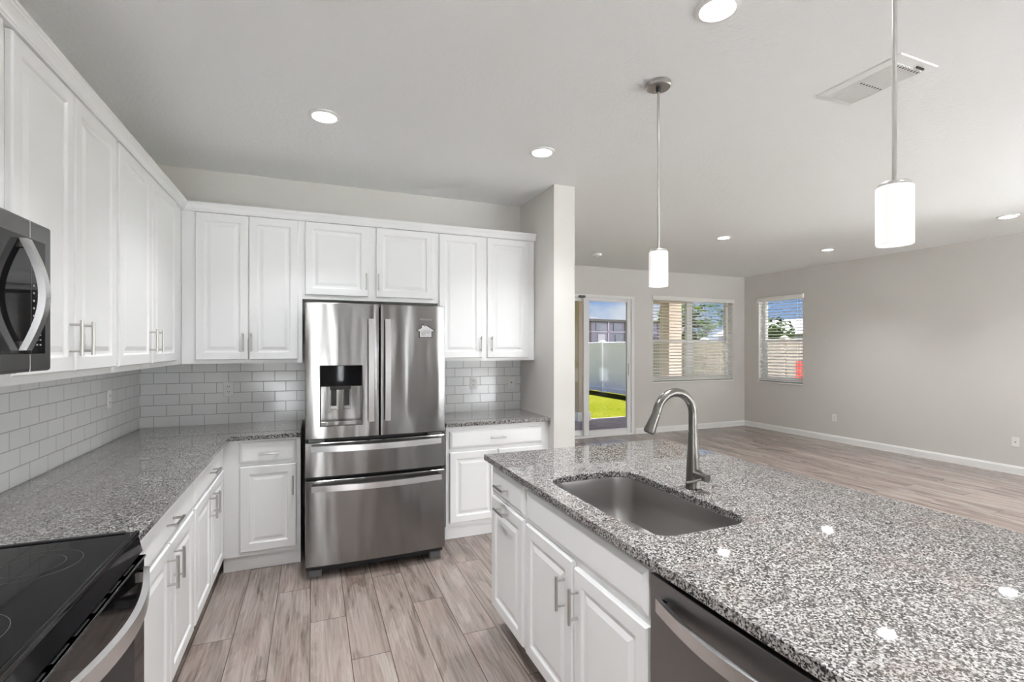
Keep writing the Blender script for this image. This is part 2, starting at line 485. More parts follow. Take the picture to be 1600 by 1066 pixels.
mb.box(XR, VY0, WZ1, XR + 0.2, VY1, H); mb.box(XR, VY1, 0, XR + 0.2, YF, H)
struct('wall_right', mb, M['wall'])
# wall behind the camera; its windows are added for fill daylight and refrigerator streaks
REAR_FILL_WIN = [(-1.12, -0.27), (0.34, 0.56), (1.74, 2.08), (3.3, 5.25), (5.4, 7.40)]
mb = MB(); xs = XL
for a, b in REAR_FILL_WIN:
    mb.box(xs, YR - 0.2, 0, a, YR, H); mb.box(a, YR - 0.2, 2.45, b, YR, H); mb.box(a, YR - 0.2, 0, b, YR, 0.12); xs = b
mb.box(xs, YR - 0.2, 0, XR, YR, H)
struct('wall_rear', mb, M['wall'])
# baseboards
def base_profile(p0, p1, nrm, name):
    p0, p1, nrm = Vector(p0), Vector(p1), Vector(nrm)
    prof = [(0.0, 0.0), (0.014, 0.0), (0.014, 0.078), (0.009, 0.092), (0.006, 0.100), (0.0, 0.100)]
    mb = MB(); mb.loft([[p + nrm * a + Vector((0, 0, z)) for a, z in prof] for p in (p0, p1)], cap0=True, cap1=True)
    struct(name, mb, M['trim'])
base_profile((DX1 + 0.02, YF, 0), (XR - 0.014, YF, 0), (0, -1, 0), 'baseboard_far')
base_profile((XR, YF, 0), (XR, 2.45, 0), (-1, 0, 0), 'baseboard_right')
base_profile((2.035, 3.605, 0), (2.035, YF, 0), (1, 0, 0), 'baseboard_partition')

# ------------------------------------------------------------------ windows
def window_unit(name, axis, a0, a1, z0, z1, plane, mids, rail, frame=0.055, glass='tinted'):
    """Vinyl window recessed in its wall; axis 'x' spans x at y=plane, 'y' spans y at x=plane."""
    def bx(mb, a, z, b, w, d0, d1):
        if axis == 'x': mb.box(a, plane + d0, z, b, plane + d1, w, 0.004, 1)
        else: mb.box(plane + d0, a, z, plane + d1, b, w, 0.004, 1)
    r = thing(name, None, None, ((a0 + a1) / 2, plane, z0) if axis == 'x' else (plane, (a0 + a1) / 2, z0))
    r['kind'] = 'structure'
    mb = MB()
    bx(mb, a0, z0, a0 + frame, z1, 0, 0.07); bx(mb, a1 - frame, z0, a1, z1, 0, 0.07)
    bx(mb, a0 + frame, z1 - frame, a1 - frame, z1, 0, 0.07); bx(mb, a0 + frame, z0, a1 - frame, z0 + frame, 0, 0.07)
    for c in mids: bx(mb, c - 0.065, z0 + frame, c + 0.065, z1 - frame, 0, 0.07)
    mb.build('window_frame', M['vinyl'], r)
    if rail:                                     # white returns between the frame and the room
        mb = MB(); d0 = -0.109
        bx(mb, a0 + 0.0002, z0, a0 + 0.004, z1, d0, 0); bx(mb, a1 - 0.004, z0, a1 - 0.0002, z1, d0, 0); bx(mb, a0 + 0.004, z1 - 0.004, a1 - 0.004, z1 - 0.0002, d0, 0)
        mb.build('jamb_return', M['trim'], r)
    cuts = [a0 + frame] + [v for c in mids for v in (c - 0.065, c + 0.065)] + [a1 - frame]
    for lo, hi in zip(cuts[::2], cuts[1::2]):
        mb = MB(); s = 0.028
        if rail:
            bx(mb, lo, rail - 0.022, hi, rail + 0.022, 0.008, 0.055)
            bx(mb, lo, z0 + frame, lo + s, rail - 0.022, 0.008, 0.04); bx(mb, hi - s, z0 + frame, hi, rail - 0.022, 0.008, 0.04)
            bx(mb, lo + s, z0 + frame, hi - s, z0 + frame + s, 0.008, 0.04)
        else:
            bx(mb, lo, z0 + frame, lo + s, z1 - frame, 0.008, 0.04)
        mb.build('sash', M['vinyl'], r)
        mb = MB(); bx(mb, lo, z0 + frame, hi, z1 - frame, 0.044, 0.048); mb.build('pane', M[glass], r)
    return r
window_unit('window_1', 'x', WX0, WX1, WZ0, WZ1, YF + 0.11, [6.455], 1.617)
window_unit('window_2', 'y', VY0, VY1, VZ0, WZ1, XR + 0.11, [], 1.617)
for i, (a, b) in enumerate(REAR_FILL_WIN):  # added fill windows behind the camera
    window_unit('window_%d' % (i + 3), 'x', a, b, 0.12, 2.45, YR - 0.12, [(a + b) / 2] if i >= 3 else [], None, glass='glass')
for i, (a, b) in enumerate(RIGHT_FILL_WIN):  # added fill windows in the right wall, out of view
    window_unit('window_%d' % (i + 8), 'y', a, b, 0.06, 2.45, XR + 0.10, [(a + b) / 2], None, glass='glass')
# marble sills
mb = MB(); mb.box(WX0 - 0.02, YF - 0.022, WZ0 - 0.022, WX1 + 0.01, YF + 0.112, WZ0, 0.004); struct('trim_1', mb, M['trim'])
mb = MB(); mb.box(XR - 0.022, VY0 - 0.01, VZ0 - 0.022, XR + 0.112, VY1 + 0.01, VZ0, 0.004); struct('trim_2', mb, M['trim'])

def blind(label, axis, a0, a1, z0, z1, wall, out):
    """out = -1: the room lies on the negative side of the wall plane."""
    def bx(mb, a, z, b, w, d0, d1, bev=0.0):
        if axis == 'x': mb.box(a, wall + d0, z, b, wall + d1, w, bev, 1)
        else: mb.box(wall + d0, a, z, wall + d1, b, w, bev, 1)
    r = thing('window_blind', label, 'window blind', ((a0 + a1) / 2, wall, z1) if axis == 'x' else (wall, (a0 + a1) / 2, z1), 'white slat blinds')
    mb = MB(); bx(mb, a0 - 0.025, z1 - 0.066, a1 + 0.02, z1 + 0.012, -0.032, -0.002, 0.006); mb.build('valance', M['blind'], r)
    mb = MB(); bx(mb, a0 + 0.01, z1 - 0.055, a1 - 0.01, z1 - 0.004, 0.012, 0.062); mb.build('headrail', M['blind'], r)
    mb = MB(); n = int((z1 - z0 - 0.12) / 0.0565); tilt = -math.radians(14)
    for i in range(n + 1):
        z = z0 + 0.062 + i * 0.0565
        dz = 0.030 * math.sin(tilt); d = 0.030 * math.cos(tilt)
        P = []
        for q, zz in ((-1, dz), (0, 0.0030), (1, -dz)):
            P.append((0.045 + q * d, z + zz))
        top = P; bot = [(dd, zz - 0.0042) for dd, zz in reversed(P)]
        ring = top + bot
        conv = (lambda a, dd, zz: (a, wall + dd, zz)) if axis == 'x' else (lambda a, dd, zz: (wall + dd, a, zz))
        mb.loft([[conv(a, dd, zz) for dd, zz in ring] for a in (a0 + 0.012, a1 - 0.012)], cap0=True, cap1=True)
    mb.build('slats', M['blind'], r, smooth=False)
    mb = MB(); bx(mb, a0 + 0.012, z0 + 0.012, a1 - 0.012, z0 + 0.036, 0.020, 0.070, 0.004); mb.build('bottom_rail', M['blind'], r)
    k = 3 if (a1 - a0) > 1.2 else 2
    for i in range(k):
        a = a0 + (a1 - a0) * (0.12 + 0.76 * i / (k - 1))
        mb = MB()
        for d in (0.013, 0.077): bx(mb, a - 0.0012, z0 + 0.03, a + 0.0012, z1 - 0.02, d, d + 0.0015)
        mb.build('ladder_cord', M['blind'], r)
    return r
blind('wide white slat blind across the twin window right of the glass door', 'x', WX0, WX1, WZ0, WZ1, YF, -1)
blind('narrow white slat blind in the single window on the right wall', 'y', VY0, VY1, VZ0, WZ1, XR, -1)

# ------------------------------------------------------------------ sliding door
d = thing('door_1', None, None, ((DX0 + DX1) / 2, YF, 0)); d['kind'] = 'structure'
mb = MB()
mb.box(DX0, YF - 0.012, 0, DX0 + 0.06, YF + 0.15, DZ, 0.004); mb.box(DX1 - 0.06, YF - 0.012, 0, DX1, YF + 0.15, DZ, 0.004)
mb.box(DX0 + 0.06, YF - 0.012, DZ - 0.05, DX1 - 0.06, YF + 0.15, DZ, 0.004); mb.box(DX0 + 0.06, YF - 0.012, 0, DX1 - 0.06, YF + 0.15, 0.03, 0.004)
mb.build('door_frame', M['vinyl'], d)
def slider(x0, x1, y, z0=0.031, z1=DZ - 0.051):
    mb = MB(); sl, sr, bt, tp = 0.105, 0.075, 0.085, 0.055
    mb.box(x0, y, z0, x0 + sl, y + 0.045, z1, 0.006); mb.box(x1 - sr, y, z0, x1, y + 0.045, z1, 0.006)
    mb.box(x0 + sl, y, z0, x1 - sr, y + 0.045, z0 + bt, 0.006); mb.box(x0 + sl, y, z1 - tp, x1 - sr, y + 0.045, z1, 0.006)
    p = mb.build('sliding_panel', M['vinyl'], d)
    mb = MB(); mb.box(x0 + sl, y + 0.020, z0 + bt, x1 - sr, y + 0.025, z1 - tp); mb.build('pane', M['tinted'], p)
    return p
p1 = slider(4.145, DX1 - 0.062, YF + 0.008)
slider(DX0 + 0.062, 4.26, YF + 0.085)
mb = MB(); mb.box(5.02, YF - 0.022, 1.02, 5.05, YF + 0.008, 1.22, 0.005); mb.build('handle', M['vinyl'], p1)
mb = MB(); mb.box(4.03, YF - 0.05, 2.315, 4.15, YF - 0.012, 2.355, 0.008); mb.build('track_bracket', M['dark_grey'], d)

# ------------------------------------------------------------------ tile backsplashes
TZ0, TZ1 = 0.914, 1.385
mb = MB(); mb.box(XL + 0.001, 0.9, TZ0, -1.160, YB - 0.010, TZ1)
tag(mb.build('tile_backsplash', M['tile_left']), 'white subway tile backsplash on the left wall above the long counter', 'backsplash')
mb = MB(); mb.box(-1.160, 4.305, TZ0, -0.050, YB - 0.001, TZ1)
tag(mb.build('tile_backsplash', M['tile_back']), 'white subway tile backsplash between the corner and the refrigerator', 'backsplash')
mb = MB(); mb.box(0.955, 4.305, TZ0, 1.8395, YB - 0.001, TZ1)
tag(mb.build('tile_backsplash', M['tile_nook']), 'white subway tile backsplash right of the refrigerator', 'backsplash')

# ------------------------------------------------------------------ upper cabinets
UZ0, UZ1 = 1.385, 2.445
GU, GB = 'white wall cabinets', 'white base cabinets'
FL, FB = Frame('left', -0.84), Frame('back', 3.985)
DT = 2.440; DB = 1.412
cabinet('wall_cabinet', 'short white wall cabinet above the microwave at the left edge', FL, 1.105, 1.872, 1.863, UZ1, 0.325,
        [('door', 1.12, 1.482, 1.892, DT, (1.455, 1.96, True)), ('door', 1.490, 1.850, 1.892, DT, (1.517, 1.96, True))], GU)
cabinet('wall_cabinet', 'tall white wall cabinet on the left wall right beside the microwave', FL, 1.875, 2.742, UZ0, UZ1, 0.325,
        [('door', 1.895, 2.298, DB, DT, (2.262, 1.535, True)), ('door', 2.312, 2.724, DB, DT, (2.362, 1.535, True))], GU)
cabinet('wall_cabinet', 'tall white wall cabinet on the left wall in the corner, farther from the microwave', FL, 2.742, 4.300, UZ0, UZ1, 0.325,
        [('door', 2.762, 3.250, DB, DT, (3.205, 1.535, True)), ('door', 3.268, 3.774, DB, DT, (3.318, 1.535, True))], GU)
cabinet('wall_cabinet', 'tall white two-door wall cabinet left of the refrigerator on the back wall', FB, -0.838, -0.072, UZ0, UZ1, 0.325,
        [('door', -0.753, -0.428, DB, DT, (-0.460, 1.535, True)), ('door', -0.423, -0.100, DB, DT, (-0.407, 1.535, True))], GU)
cabinet('wall_cabinet', 'short wide white wall cabinet above the stainless refrigerator', FB, -0.072, 0.958, 1.863, UZ1, 0.325,
        [('door', -0.052, 0.402, 1.895, DT, (0.386, 2.01, True)), ('door', 0.463, 0.915, 1.895, DT, (0.477, 2.01, True))], GU)
cabinet('wall_cabinet', 'tall white two-door wall cabinet right of the refrigerator beside the wall end', FB, 0.958, 1.834, UZ0, UZ1, 0.325,
        [('door', 0.967, 1.342, DB, DT, (1.326, 1.53, True)), ('door', 1.387, 1.774, DB, DT, (1.422, 1.53, True))], GU)
# crown moulding swept along the tops
prof = [(0.0, 2.4455), (0.023, 2.4455), (0.024, 2.452), (0.027, 2.456), (0.028, 2.464), (0.031, 2.472), (0.037, 2.481), (0.042, 2.487), (0.043, 2.494), (0.046, 2.496), (0.046, 2.507), (0.0, 2.507)]
mb = MB()
mb.loft([[(-0.84 + n, 1.10, z) for n, z in prof], [(-0.84 + n, 3.985 - n, z) for n, z in prof], [(1.838, 3.985 - n, z) for n, z in prof]], cap0=True, cap1=True)
tag(mb.build('crown_molding', M['cabinet']), 'white crown molding running along the tops of the wall cabinets', 'molding')

# ------------------------------------------------------------------ base cabinets
BL, BB, BI = Frame('left', -0.55), Frame('back', 3.705), Frame('island', 0.908)
CZ1 = 0.884
LD = 0.610
cabinet('base_cabinet', 'white base cabinet beside the black range, one wide drawer over two doors', BL, 1.878, 2.785, 0.105, CZ1, LD,
        [('drawer', 1.895, 2.768, 0.722, 0.868, (2.335, 0.800, False)), ('door', 1.895, 2.343, 0.135, 0.710, (2.298, 0.610, True)), ('door', 2.352, 2.768, 0.135, 0.710, (2.398, 0.610, True))], GB, 1)
cabinet('base_cabinet', 'white base cabinet on the left wall in the inner corner, drawer over two narrow doors', BL, 2.785, 4.300, 0.105, CZ1, LD,
        [('drawer', 2.802, 3.625, 0.722, 0.868, (3.205, 0.800, False)), ('door', 2.802, 3.200, 0.135, 0.710, (3.155, 0.610, True)), ('door', 3.210, 3.625, 0.135, 0.710, (3.255, 0.610, True))], GB, 1)
cabinet('base_cabinet', 'white base cabinet left of the refrigerator with one drawer over one door', BB, -0.548, -0.078, 0.105, CZ1, 0.60,
        [('drawer', -0.450, -0.105, 0.722, 0.864, (-0.272, 0.787, False)), ('door', -0.448, -0.105, 0.135, 0.702, (-0.127, 0.560, True))], GB, 1, 0.028)
cabinet('base_cabinet', 'white base cabinet right of the refrigerator with a wide drawer', BB, 0.955, 1.838, 0.105, CZ1, 0.60,
        [('drawer', 0.982, 1.776, 0.708, 0.846, (1.372, 0.781, False)), ('door', 0.982, 1.372, 0.135, 0.682, None), ('door', 1.386, 1.776, 0.135, 0.682, None)], GB, 1, 0.028)
ID = 0.60
cabinet('base_cabinet', 'white pull-out base cabinet at the far end of the island, horizontal handle on its door', BI, 2.043, 2.503, 0.105, CZ1, ID,
        [('drawer', 2.058, 2.473, 0.728, 0.862, (2.285, 0.794, False)), ('door', 2.058, 2.473, 0.125, 0.708, (2.285, 0.677, False))], GB, 1, 0.09)
cabinet('base_cabinet', 'white sink base cabinet in the island, wide false front over two doors', BI, 1.145, 2.041, 0.105, 0.660, ID,
        [('false_front', 1.158, 2.022, 0.722, 0.858), ('door', 1.597, 2.022, 0.125, 0.706, (1.652, 0.568, True)), ('door', 1.158, 1.580, 0.125, 0.692, (1.552, 0.566, True))], GB, 1, 0.09)
sink_base = [o for o in C.objects if o.get('label', '').startswith('white sink base')][0]
mb = MB()
BI.box(mb, 1.145, 0.660, -0.020, 2.041, CZ1, 0.0); BI.box(mb, 1.145, 0.660, -ID, 1.160, CZ1, -0.020); BI.box(mb, 2.026, 0.660, -ID, 2.041, CZ1, -0.020)
mb.build('front_rail', M['cabinet'], sink_base)
mb = MB(); mb.box(1.510, 0.20, 0.0, 1.535, 2.503, CZ1); 
mb.box(0.908, 0.20, 0.0, 1.510, 0.505, CZ1)
tag(mb.build('island_back_panel', M['cabinet']), 'white panelled back and near end of the kitchen island', 'panel')

# ------------------------------------------------------------------ countertops
def slab(name, label, outline, z0, z1, hole=None):
    mb = MB(); bm = mb.bm
    vs = [bm.verts.new((x, y, z1)) for x, y in outline]
    es = [bm.edges.new((vs[i], vs[(i + 1) % len(vs)])) for i in range(len(vs))]
    if hole:
        hv = [bm.verts.new((x, y, z1)) for x, y in hole]
        es += [bm.edges.new((hv[i], hv[(i + 1) % len(hv)])) for i in range(len(hv))]
        bmesh.ops.triangle_fill(bm, edges=es, use_beauty=True)
    else:
        bm.faces.new(vs)
    r = bmesh.ops.extrude_face_region(bm, geom=bm.faces[:])
    bmesh.ops.translate(bm, verts=[g for g in r['geom'] if isinstance(g, bmesh.types.BMVert)], vec=(0, 0, z0 - z1))
    if hole: bmesh.ops.dissolve_limit(bm, angle_limit=0.001, verts=bm.verts[:], edges=bm.edges[:])
    o = mb.build(name, M['granite'], bevel=0.004)
    return tag(o, label, 'countertop')
slab('granite_countertop', 'L-shaped grey granite countertop along the left and back walls', [(-1.160, 1.878), (-0.505, 1.878), (-0.505, 3.663), (-0.074, 3.663), (-0.074, 4.304), (-1.160, 4.304)], 0.884, 0.914)
slab('granite_countertop', 'short grey granite countertop right of the refrigerator', [(0.948, 3.668), (1.8395, 3.668), (1.8395, 4.304), (0.948, 4.304)], 0.884, 0.914)
def rrect(x0, x1, y0, y1, r, n=8):
    P = []
    for cx, cy, a in ((x1 - r, y1 - r, 0), (x0 + r, y1 - r, 90), (x0 + r, y0 + r, 180), (x1 - r, y0 + r, 270)):
        for k in range(n + 1):
            t = math.radians(a + 90 * k / n); P.append((cx + r * math.cos(t), cy + r * math.sin(t)))
    return P
SK = (0.962, 1.388, 1.222, 1.972)
slab('granite_countertop', 'large speckled granite island countertop holding the sink', [(0.868, 0.14), (2.076, 0.14), (2.076, 2.544), (0.868, 2.544)], 0.884, 0.914, rrect(*SK, 0.10))
# under-mount sink
r = thing('kitchen_sink', 'undermount stainless steel sink set in the island countertop', 'sink', (1.175, 1.597, 0.884))
def rr3(g, z, rad): return [(x, y, z) for x, y in rrect(SK[0] - g, SK[1] + g, SK[2] - g, SK[3] + g, rad)]
mb = MB()
mb.loft([rr3(0.03, 0.8835, 0.125), rr3(0.004, 0.8835, 0.103), rr3(0.002, 0.872, 0.101), rr3(-0.004, 0.76, 0.097), rr3(-0.010, 0.715, 0.094), rr3(-0.022, 0.692, 0.085), rr3(-0.045, 0.682, 0.075), rr3(-0.12, 0.678, 0.05)], cap1=True)
mb.smooth = True; mb.build('bowl', M['steel_sink'], r)
mb = MB(); mb.lathe(1.175, 1.62, [(0.055, 0.6785), (0.055, 0.681), (0.045, 0.682), (0.040, 0.679), (0.0, 0.6785)]); mb.build('drain', M['nickel'], r)

# ------------------------------------------------------------------ faucet
fx, fy = 1.462, 1.600
r = thing('kitchen_faucet', 'brushed steel pull-down gooseneck faucet behind the island sink', 'faucet', (fx, fy, 0.914))
mb = MB(); mb.lathe(fx, fy, [(0.0, 0.914), (0.0305, 0.914), (0.0315, 0.918), (0.0305, 0.924), (0.0290, 0.935), (0.0250, 1.03), (0.0200, 1.125), (0.0185, 1.150), (0.0, 1.150)], 32); mb.build('body', M['faucet'], r)
R = 0.0925; zc = 1.2235
pts = [Vector((fx, fy, 1.149)), Vector((fx, fy, 1.19))] + [Vector((fx - R + R * math.cos(math.radians(a)), fy, zc + R * math.sin(math.radians(a)))) for a in range(0, 171, 10)]
tip = pts[-1]; dirv = (pts[-1] - pts[-2]).normalized(); dirv = (dirv + Vector((-0.22, 0, 0))).normalized()
mb = MB(); mb.tube(pts, [0.0178] * len(pts), 20); mb.build('gooseneck', M['faucet'], r)
mb = MB(); a = tip + dirv * 0.001
mb.tube([a, a + dirv * 0.006, a + dirv * 0.012, a + dirv * 0.078, a + dirv * 0.086], [0.0172, 0.0176, 0.0172, 0.0235, 0.0225], 20); sp = mb.build('spray_head', M['faucet'], r)
mb = MB(); mb.cyl(a + dirv * 0.0862, a + dirv * 0.0885, 0.019, n=20); mb.build('nozzle', M['black'], sp)
mb = MB(); hd = Vector((0.0, -1.0, -0.06)).normalized(); h0 = Vector((fx, fy, 0.980))
mb.tube([h0, h0 + hd * 0.028, h0 + hd * 0.080, h0 + hd * 0.0825], [0.0215, 0.0190, 0.0172, 0.0162], 20); st = mb.build('handle_hub', M['faucet'], r)
e = h0 + hd * 0.066 + Vector((0, 0, -0.004)); lv = Vector((-1.0, -0.06, -0.06)).normalized()
mb = MB(); mb.tube([e, e + lv * 0.05, e + lv * 0.098, e + lv * 0.101], [0.0058, 0.0054, 0.005, 0.004], 12); mb.build('lever', M['faucet'], st)

# ------------------------------------------------------------------ dishwasher
r = thing('dishwasher', 'stainless dishwasher with a curved bar handle, right of the sink doors in the island', 'dishwasher', (1.2, 0.84, 0))
DWa, DWb = 0.535, 1.140
mb = MB(); mb.box(0.915, DWa + 0.005, 0.10, 1.49, DWb - 0.005, 0.872); mb.build('tub_casing', M['black'], r)
mb = MB(); mb.box(0.96, DWa + 0.01, 0.0, 1.45, DWb - 0.01, 0.099); mb.build('toe_panel', M['black'], r)
mb = MB()
nn = 14; ring = []
for i in range(nn + 1):
    t = i / nn; y = DWa + 0.002 + (DWb - DWa - 0.004) * t
    ring.append((0.886 - 0.004 * math.sin(PI * t), y))
ring = ring + [(0.914, DWb - 0.002), (0.914, DWa + 0.002)]
mb.loft([[(x, y, z) for x, y in ring] for z in (0.112, 0.862)], cap0=True, cap1=True); mb.build('door', M['steel_dark'], r, bevel=0.003)
def bow_handle(A, B, out, bow, hgt, thick, n=24, stand=0.02, taper=0.0):
    """Flat bar from A to B that bows along `out`; hgt is its width across, thick its depth."""
    A, B, out = Vector(A), Vector(B), Vector(out); ax = (B - A).normalized(); up = ax.cross(out).normalized()
    rings = []
    for i in range(n + 1):
        t = i / n; q = A.lerp(B, t) + out * (stand + bow * math.sin(PI * t))
        w = hgt * (1 - taper * (1 - math.sin(PI * t))) / 2; h = thick / 2
        rings.append([q + up * w + out * -h, q + up * w * 0.9 + out * h, q - up * w * 0.9 + out * h, q - up * w + out * -h])
    mb = MB(); mb.loft(rings, cap0=True, cap1=True)
    for e, s in ((A, 1), (B, -1)):
        c = e + ax * s * 0.014
        for k in (c,):
            rr = [[k + ax * dx + up * du + out * dz for dx, du in ((-0.010, -hgt * 0.32), (0.010, -hgt * 0.32), (0.010, hgt * 0.32), (-0.010, hgt * 0.32))] for dz in (0.0, stand + bow * 0.05)]
            mb.loft(rr, cap0=True, cap1=True)
    return mb
bow_handle((0.884, DWb - 0.055, 0.800), (0.884, DWa + 0.055, 0.800), (-1, 0, 0), 0.034, 0.040, 0.012, stand=0.016).build('handle', M['steel_bright'], r, smooth=True)

# ------------------------------------------------------------------ refrigerator
r = thing('refrigerator', 'stainless french-door refrigerator with ice dispenser between the cabinets', 'refrigerator', (0.41, 3.8, 0))
X0, X1, YD = -0.045, 0.866, 3.372
mb = MB(); mb.box(X0 + 0.006, 3.452, 0.045, X1 - 0.006, 4.27, 1.775, 0.006); mb.build('case', M['dark_grey'], r)
def bowed_front(xa, xb, z0, z1, full0, full1, depth=0.072, hole=None):
    """Door skin, gently bowed across the whole fridge width (full0..full1), edges rolled back."""
    mb = MB()
    def yy(x):
        t = (x - full0) / (full1 - full0)
        return YD + 0.016 * (2 * t - 1) ** 2
    xs = [xa + (xb - xa) * i / 14 for i in range(15)]
    if hole: xs = sorted(set([round(x, 4) for x in xs if not any(abs(x - q) < 0.012 for q in hole[:2])] + list(hole[:2])))
    rim = 0.007
    front = [(xa, yy(xa) + rim), (xa + rim * 0.35, yy(xa) + rim * 0.3)] + [(x, yy(x)) for x in xs if xa + rim < x < xb - rim] + [(xb - rim * 0.35, yy(xb) + rim * 0.3), (xb, yy(xb) + rim)]
    zs = [z0, z0 + 0.004, z1 - 0.004, z1]
    if hole: zs = [z0, z0 + 0.004, hole[2], hole[3], z1 - 0.004, z1]
    bm = mb.bm; G = []
    for k, z in enumerate(zs):
        off = 0.004 if k in (0, len(zs) - 1) else 0.0
        G.append([bm.verts.new((x, y + off, z)) for x, y in front])
    for k in range(len(zs) - 1):
        for i in range(len(front) - 1):
            if hole and abs(zs[k] - hole[2]) < 1e-6 and front[i][0] >= hole[0] - 1e-6 and front[i + 1][0] <= hole[1] + 1e-6: continue
            bm.faces.new((G[k][i], G[k][i + 1], G[k + 1][i + 1], G[k + 1][i]))
    yb = YD + depth
    B0 = [bm.verts.new((xa, yb, z)) for z in zs]; B1 = [bm.verts.new((xb, yb, z)) for z in zs]
    for k in range(len(zs) - 1):
        bm.faces.new((B0[k], G[k][0], G[k + 1][0], B0[k + 1])); bm.faces.new((G[k][-1], B1[k], B1[k + 1], G[k + 1][-1]))
    bm.faces.new([B0[0], B1[0]] + G[0][::-1]); bm.faces.new([B0[-1]] + G[-1] + [B1[-1]])
    if not hole: bm.faces.new([B0[k] for k in range(len(zs))] + [B1[k] for k in range(len(zs) - 1, -1, -1)])
    mb.smooth = True
    return mb
HX0, HX1, HZ0, HZ1 = 0.042, 0.305, 0.988, 1.383
dl = bowed_front(X0, 0.4125, 0.908, 1.790, X0, X1, hole=(HX0, HX1, HZ0, HZ1)).build('door', M['steel'], r)
dr = bowed_front(0.4215, X1, 0.908, 1.790, X0, X1).build('door', M['steel'], r)
d1 = bowed_front(X0, X1, 0.662, 0.884, X0, X1).build('drawer', M['steel'], r)
d2 = bowed_front(X0, X1, 0.088, 0.640, X0, X1).build('drawer', M['steel'], r)
bow_handle((0.3575, YD + 0.004, 1.688), (0.3575, YD + 0.004, 1.012), (0, -1, 0), 0.018, 0.040, 0.012, stand=0.042).build('handle', M['steel_bright'], dl, smooth=True)
bow_handle((0.4640, YD + 0.004, 1.688), (0.4640, YD + 0.004, 1.012), (0, -1, 0), 0.018, 0.040, 0.012, stand=0.042).build('handle', M['steel_bright'], dr, smooth=True)
bow_handle((-0.010, YD + 0.014, 0.853), (0.829, YD + 0.014, 0.853), (0, -1, 0), 0.045, 0.042, 0.014, stand=0.040).build('handle', M['steel_bright'], d1, smooth=True)
bow_handle((-0.008, YD + 0.014, 0.600), (0.832, YD + 0.014, 0.600), (0, -1, 0), 0.045, 0.042, 0.014, stand=0.040).build('handle', M['steel_bright'], d2, smooth=True)
for x in (X0 + 0.02, X1 - 0.10):
    mb = MB(); mb.box(x, YD + 0.055, 0.0, x + 0.082, 3.60, 0.052, 0.008); mb.build('foot', M['dark_grey'], r)
mb = MB(); mb.box(X0 + 0.03, 3.47, 0.02, X1 - 0.03, 3.50, 0.044); mb.build('kick_grille', M['black'], r)
mb = MB(); mb.box(X0 + 0.004, YD + 0.072, 0.048, X1 - 0.004, 3.451, 1.77); mb.build('gasket', M['black'], r)
for x in (X0 + 0.02, X1 - 0.115):
    mb = MB(); mb.box(x, YD + 0.02, 0.887, x + 0.095, YD + 0.068, 0.905, 0.003); mb.build('hinge_cover', M['dark_grey'], r)
# dispenser: frame, dark recess, angled glossy control panel, two paddles, tray
yd0 = YD + 0.006
mb = MB(); t = 0.003
mb.box(HX0, yd0 + 0.060, HZ0, HX1, yd0 + 0.064, HZ1); dp = mb.build('dispenser', M['steel'], r)
mb = MB(); mb.box(HX0, yd0, HZ0, HX0 + t, yd0 + 0.060, HZ1); mb.box(HX1 - t, yd0, HZ0, HX1, yd0 + 0.060, HZ1)
mb.box(HX0 + t, yd0, HZ1 - t, HX1 - t, yd0 + 0.060, HZ1); mb.box(HX0 + t, yd0, HZ0, HX1 - t, yd0 + 0.060, HZ0 + t)
mb.build('recess_liner', M['black'], dp)
mb = MB(); mb.loft([[(HX0 + 0.004, yd0 + 0.002, HZ1 - 0.004), (HX1 - 0.004, yd0 + 0.002, HZ1 - 0.004), (HX1 - 0.004, yd0 + 0.010, 1.248), (HX0 + 0.004, yd0 + 0.010, 1.248)],
                    [(HX0 + 0.004, yd0 + 0.010, HZ1 - 0.004), (HX1 - 0.004, yd0 + 0.010, HZ1 - 0.004), (HX1 - 0.004, yd0 + 0.055, 1.240), (HX0 + 0.004, yd0 + 0.055, 1.240)]], cap0=True, cap1=True)
mb.build('control_panel', M['black_glass'], dp)
mb = MB(); mb.box(0.105, yd0 + 0.02, 1.222, 0.235, yd0 + 0.055, 1.268, 0.006); mb.build('chute', M['black'], dp)
for xa in (0.105, 0.186):
    mb = MB()
    mb.box(xa, yd0 + 0.046, 1.090, xa + 0.047, yd0 + 0.059, 1.236, 0.004); mb.build('paddle_frame', M['steel'], dp)
    mb = MB(); mb.box(xa + 0.007, yd0 + 0.040, 1.115, xa + 0.041, yd0 + 0.0455, 1.230, 0.002); mb.build('paddle', M['black'], dp)
mb = MB(); mb.box(HX0 + 0.004, yd0 - 0.004, HZ0 + 0.004, HX1 - 0.004, yd0 + 0.058, 1.020, 0.004); mb.build('drip_tray', M['steel'], dp)
# maker's badge in raised script
def lettering(text, size, loc, rot, parent, mat, depth=0.0008):
    cu = bpy.data.curves.new('badge', 'FONT'); cu.body = text; cu.size = size; cu.extrude = depth; cu.align_x = 'CENTER'; cu.shear = 0.25
    tmp = bpy.data.objects.new('tmp', cu); C.objects.link(tmp)
    dg = bpy.context.evaluated_depsgraph_get()
    me = bpy.data.meshes.new_from_object(tmp.evaluated_get(dg)); C.objects.unlink(tmp); bpy.data.objects.remove(tmp)
    me.transform(Matrix.Translation(Vector(loc)) @ Matrix.Rotation(rot, 4, 'Z') @ Matrix.Rotation(PI / 2, 4, 'X'))
    me.transform(Matrix.Translation(-ORG[parent.name])); me.materials.append(mat)
    o = bpy.data.objects.new('badge', me); C.objects.link(o); o.parent = parent; ORG[o.name] = ORG[parent.name]
    return o
lettering('Whirlpool', 0.021, (0.727, YD + 0.0072, 1.688), 0.049, dr, M['badge'])
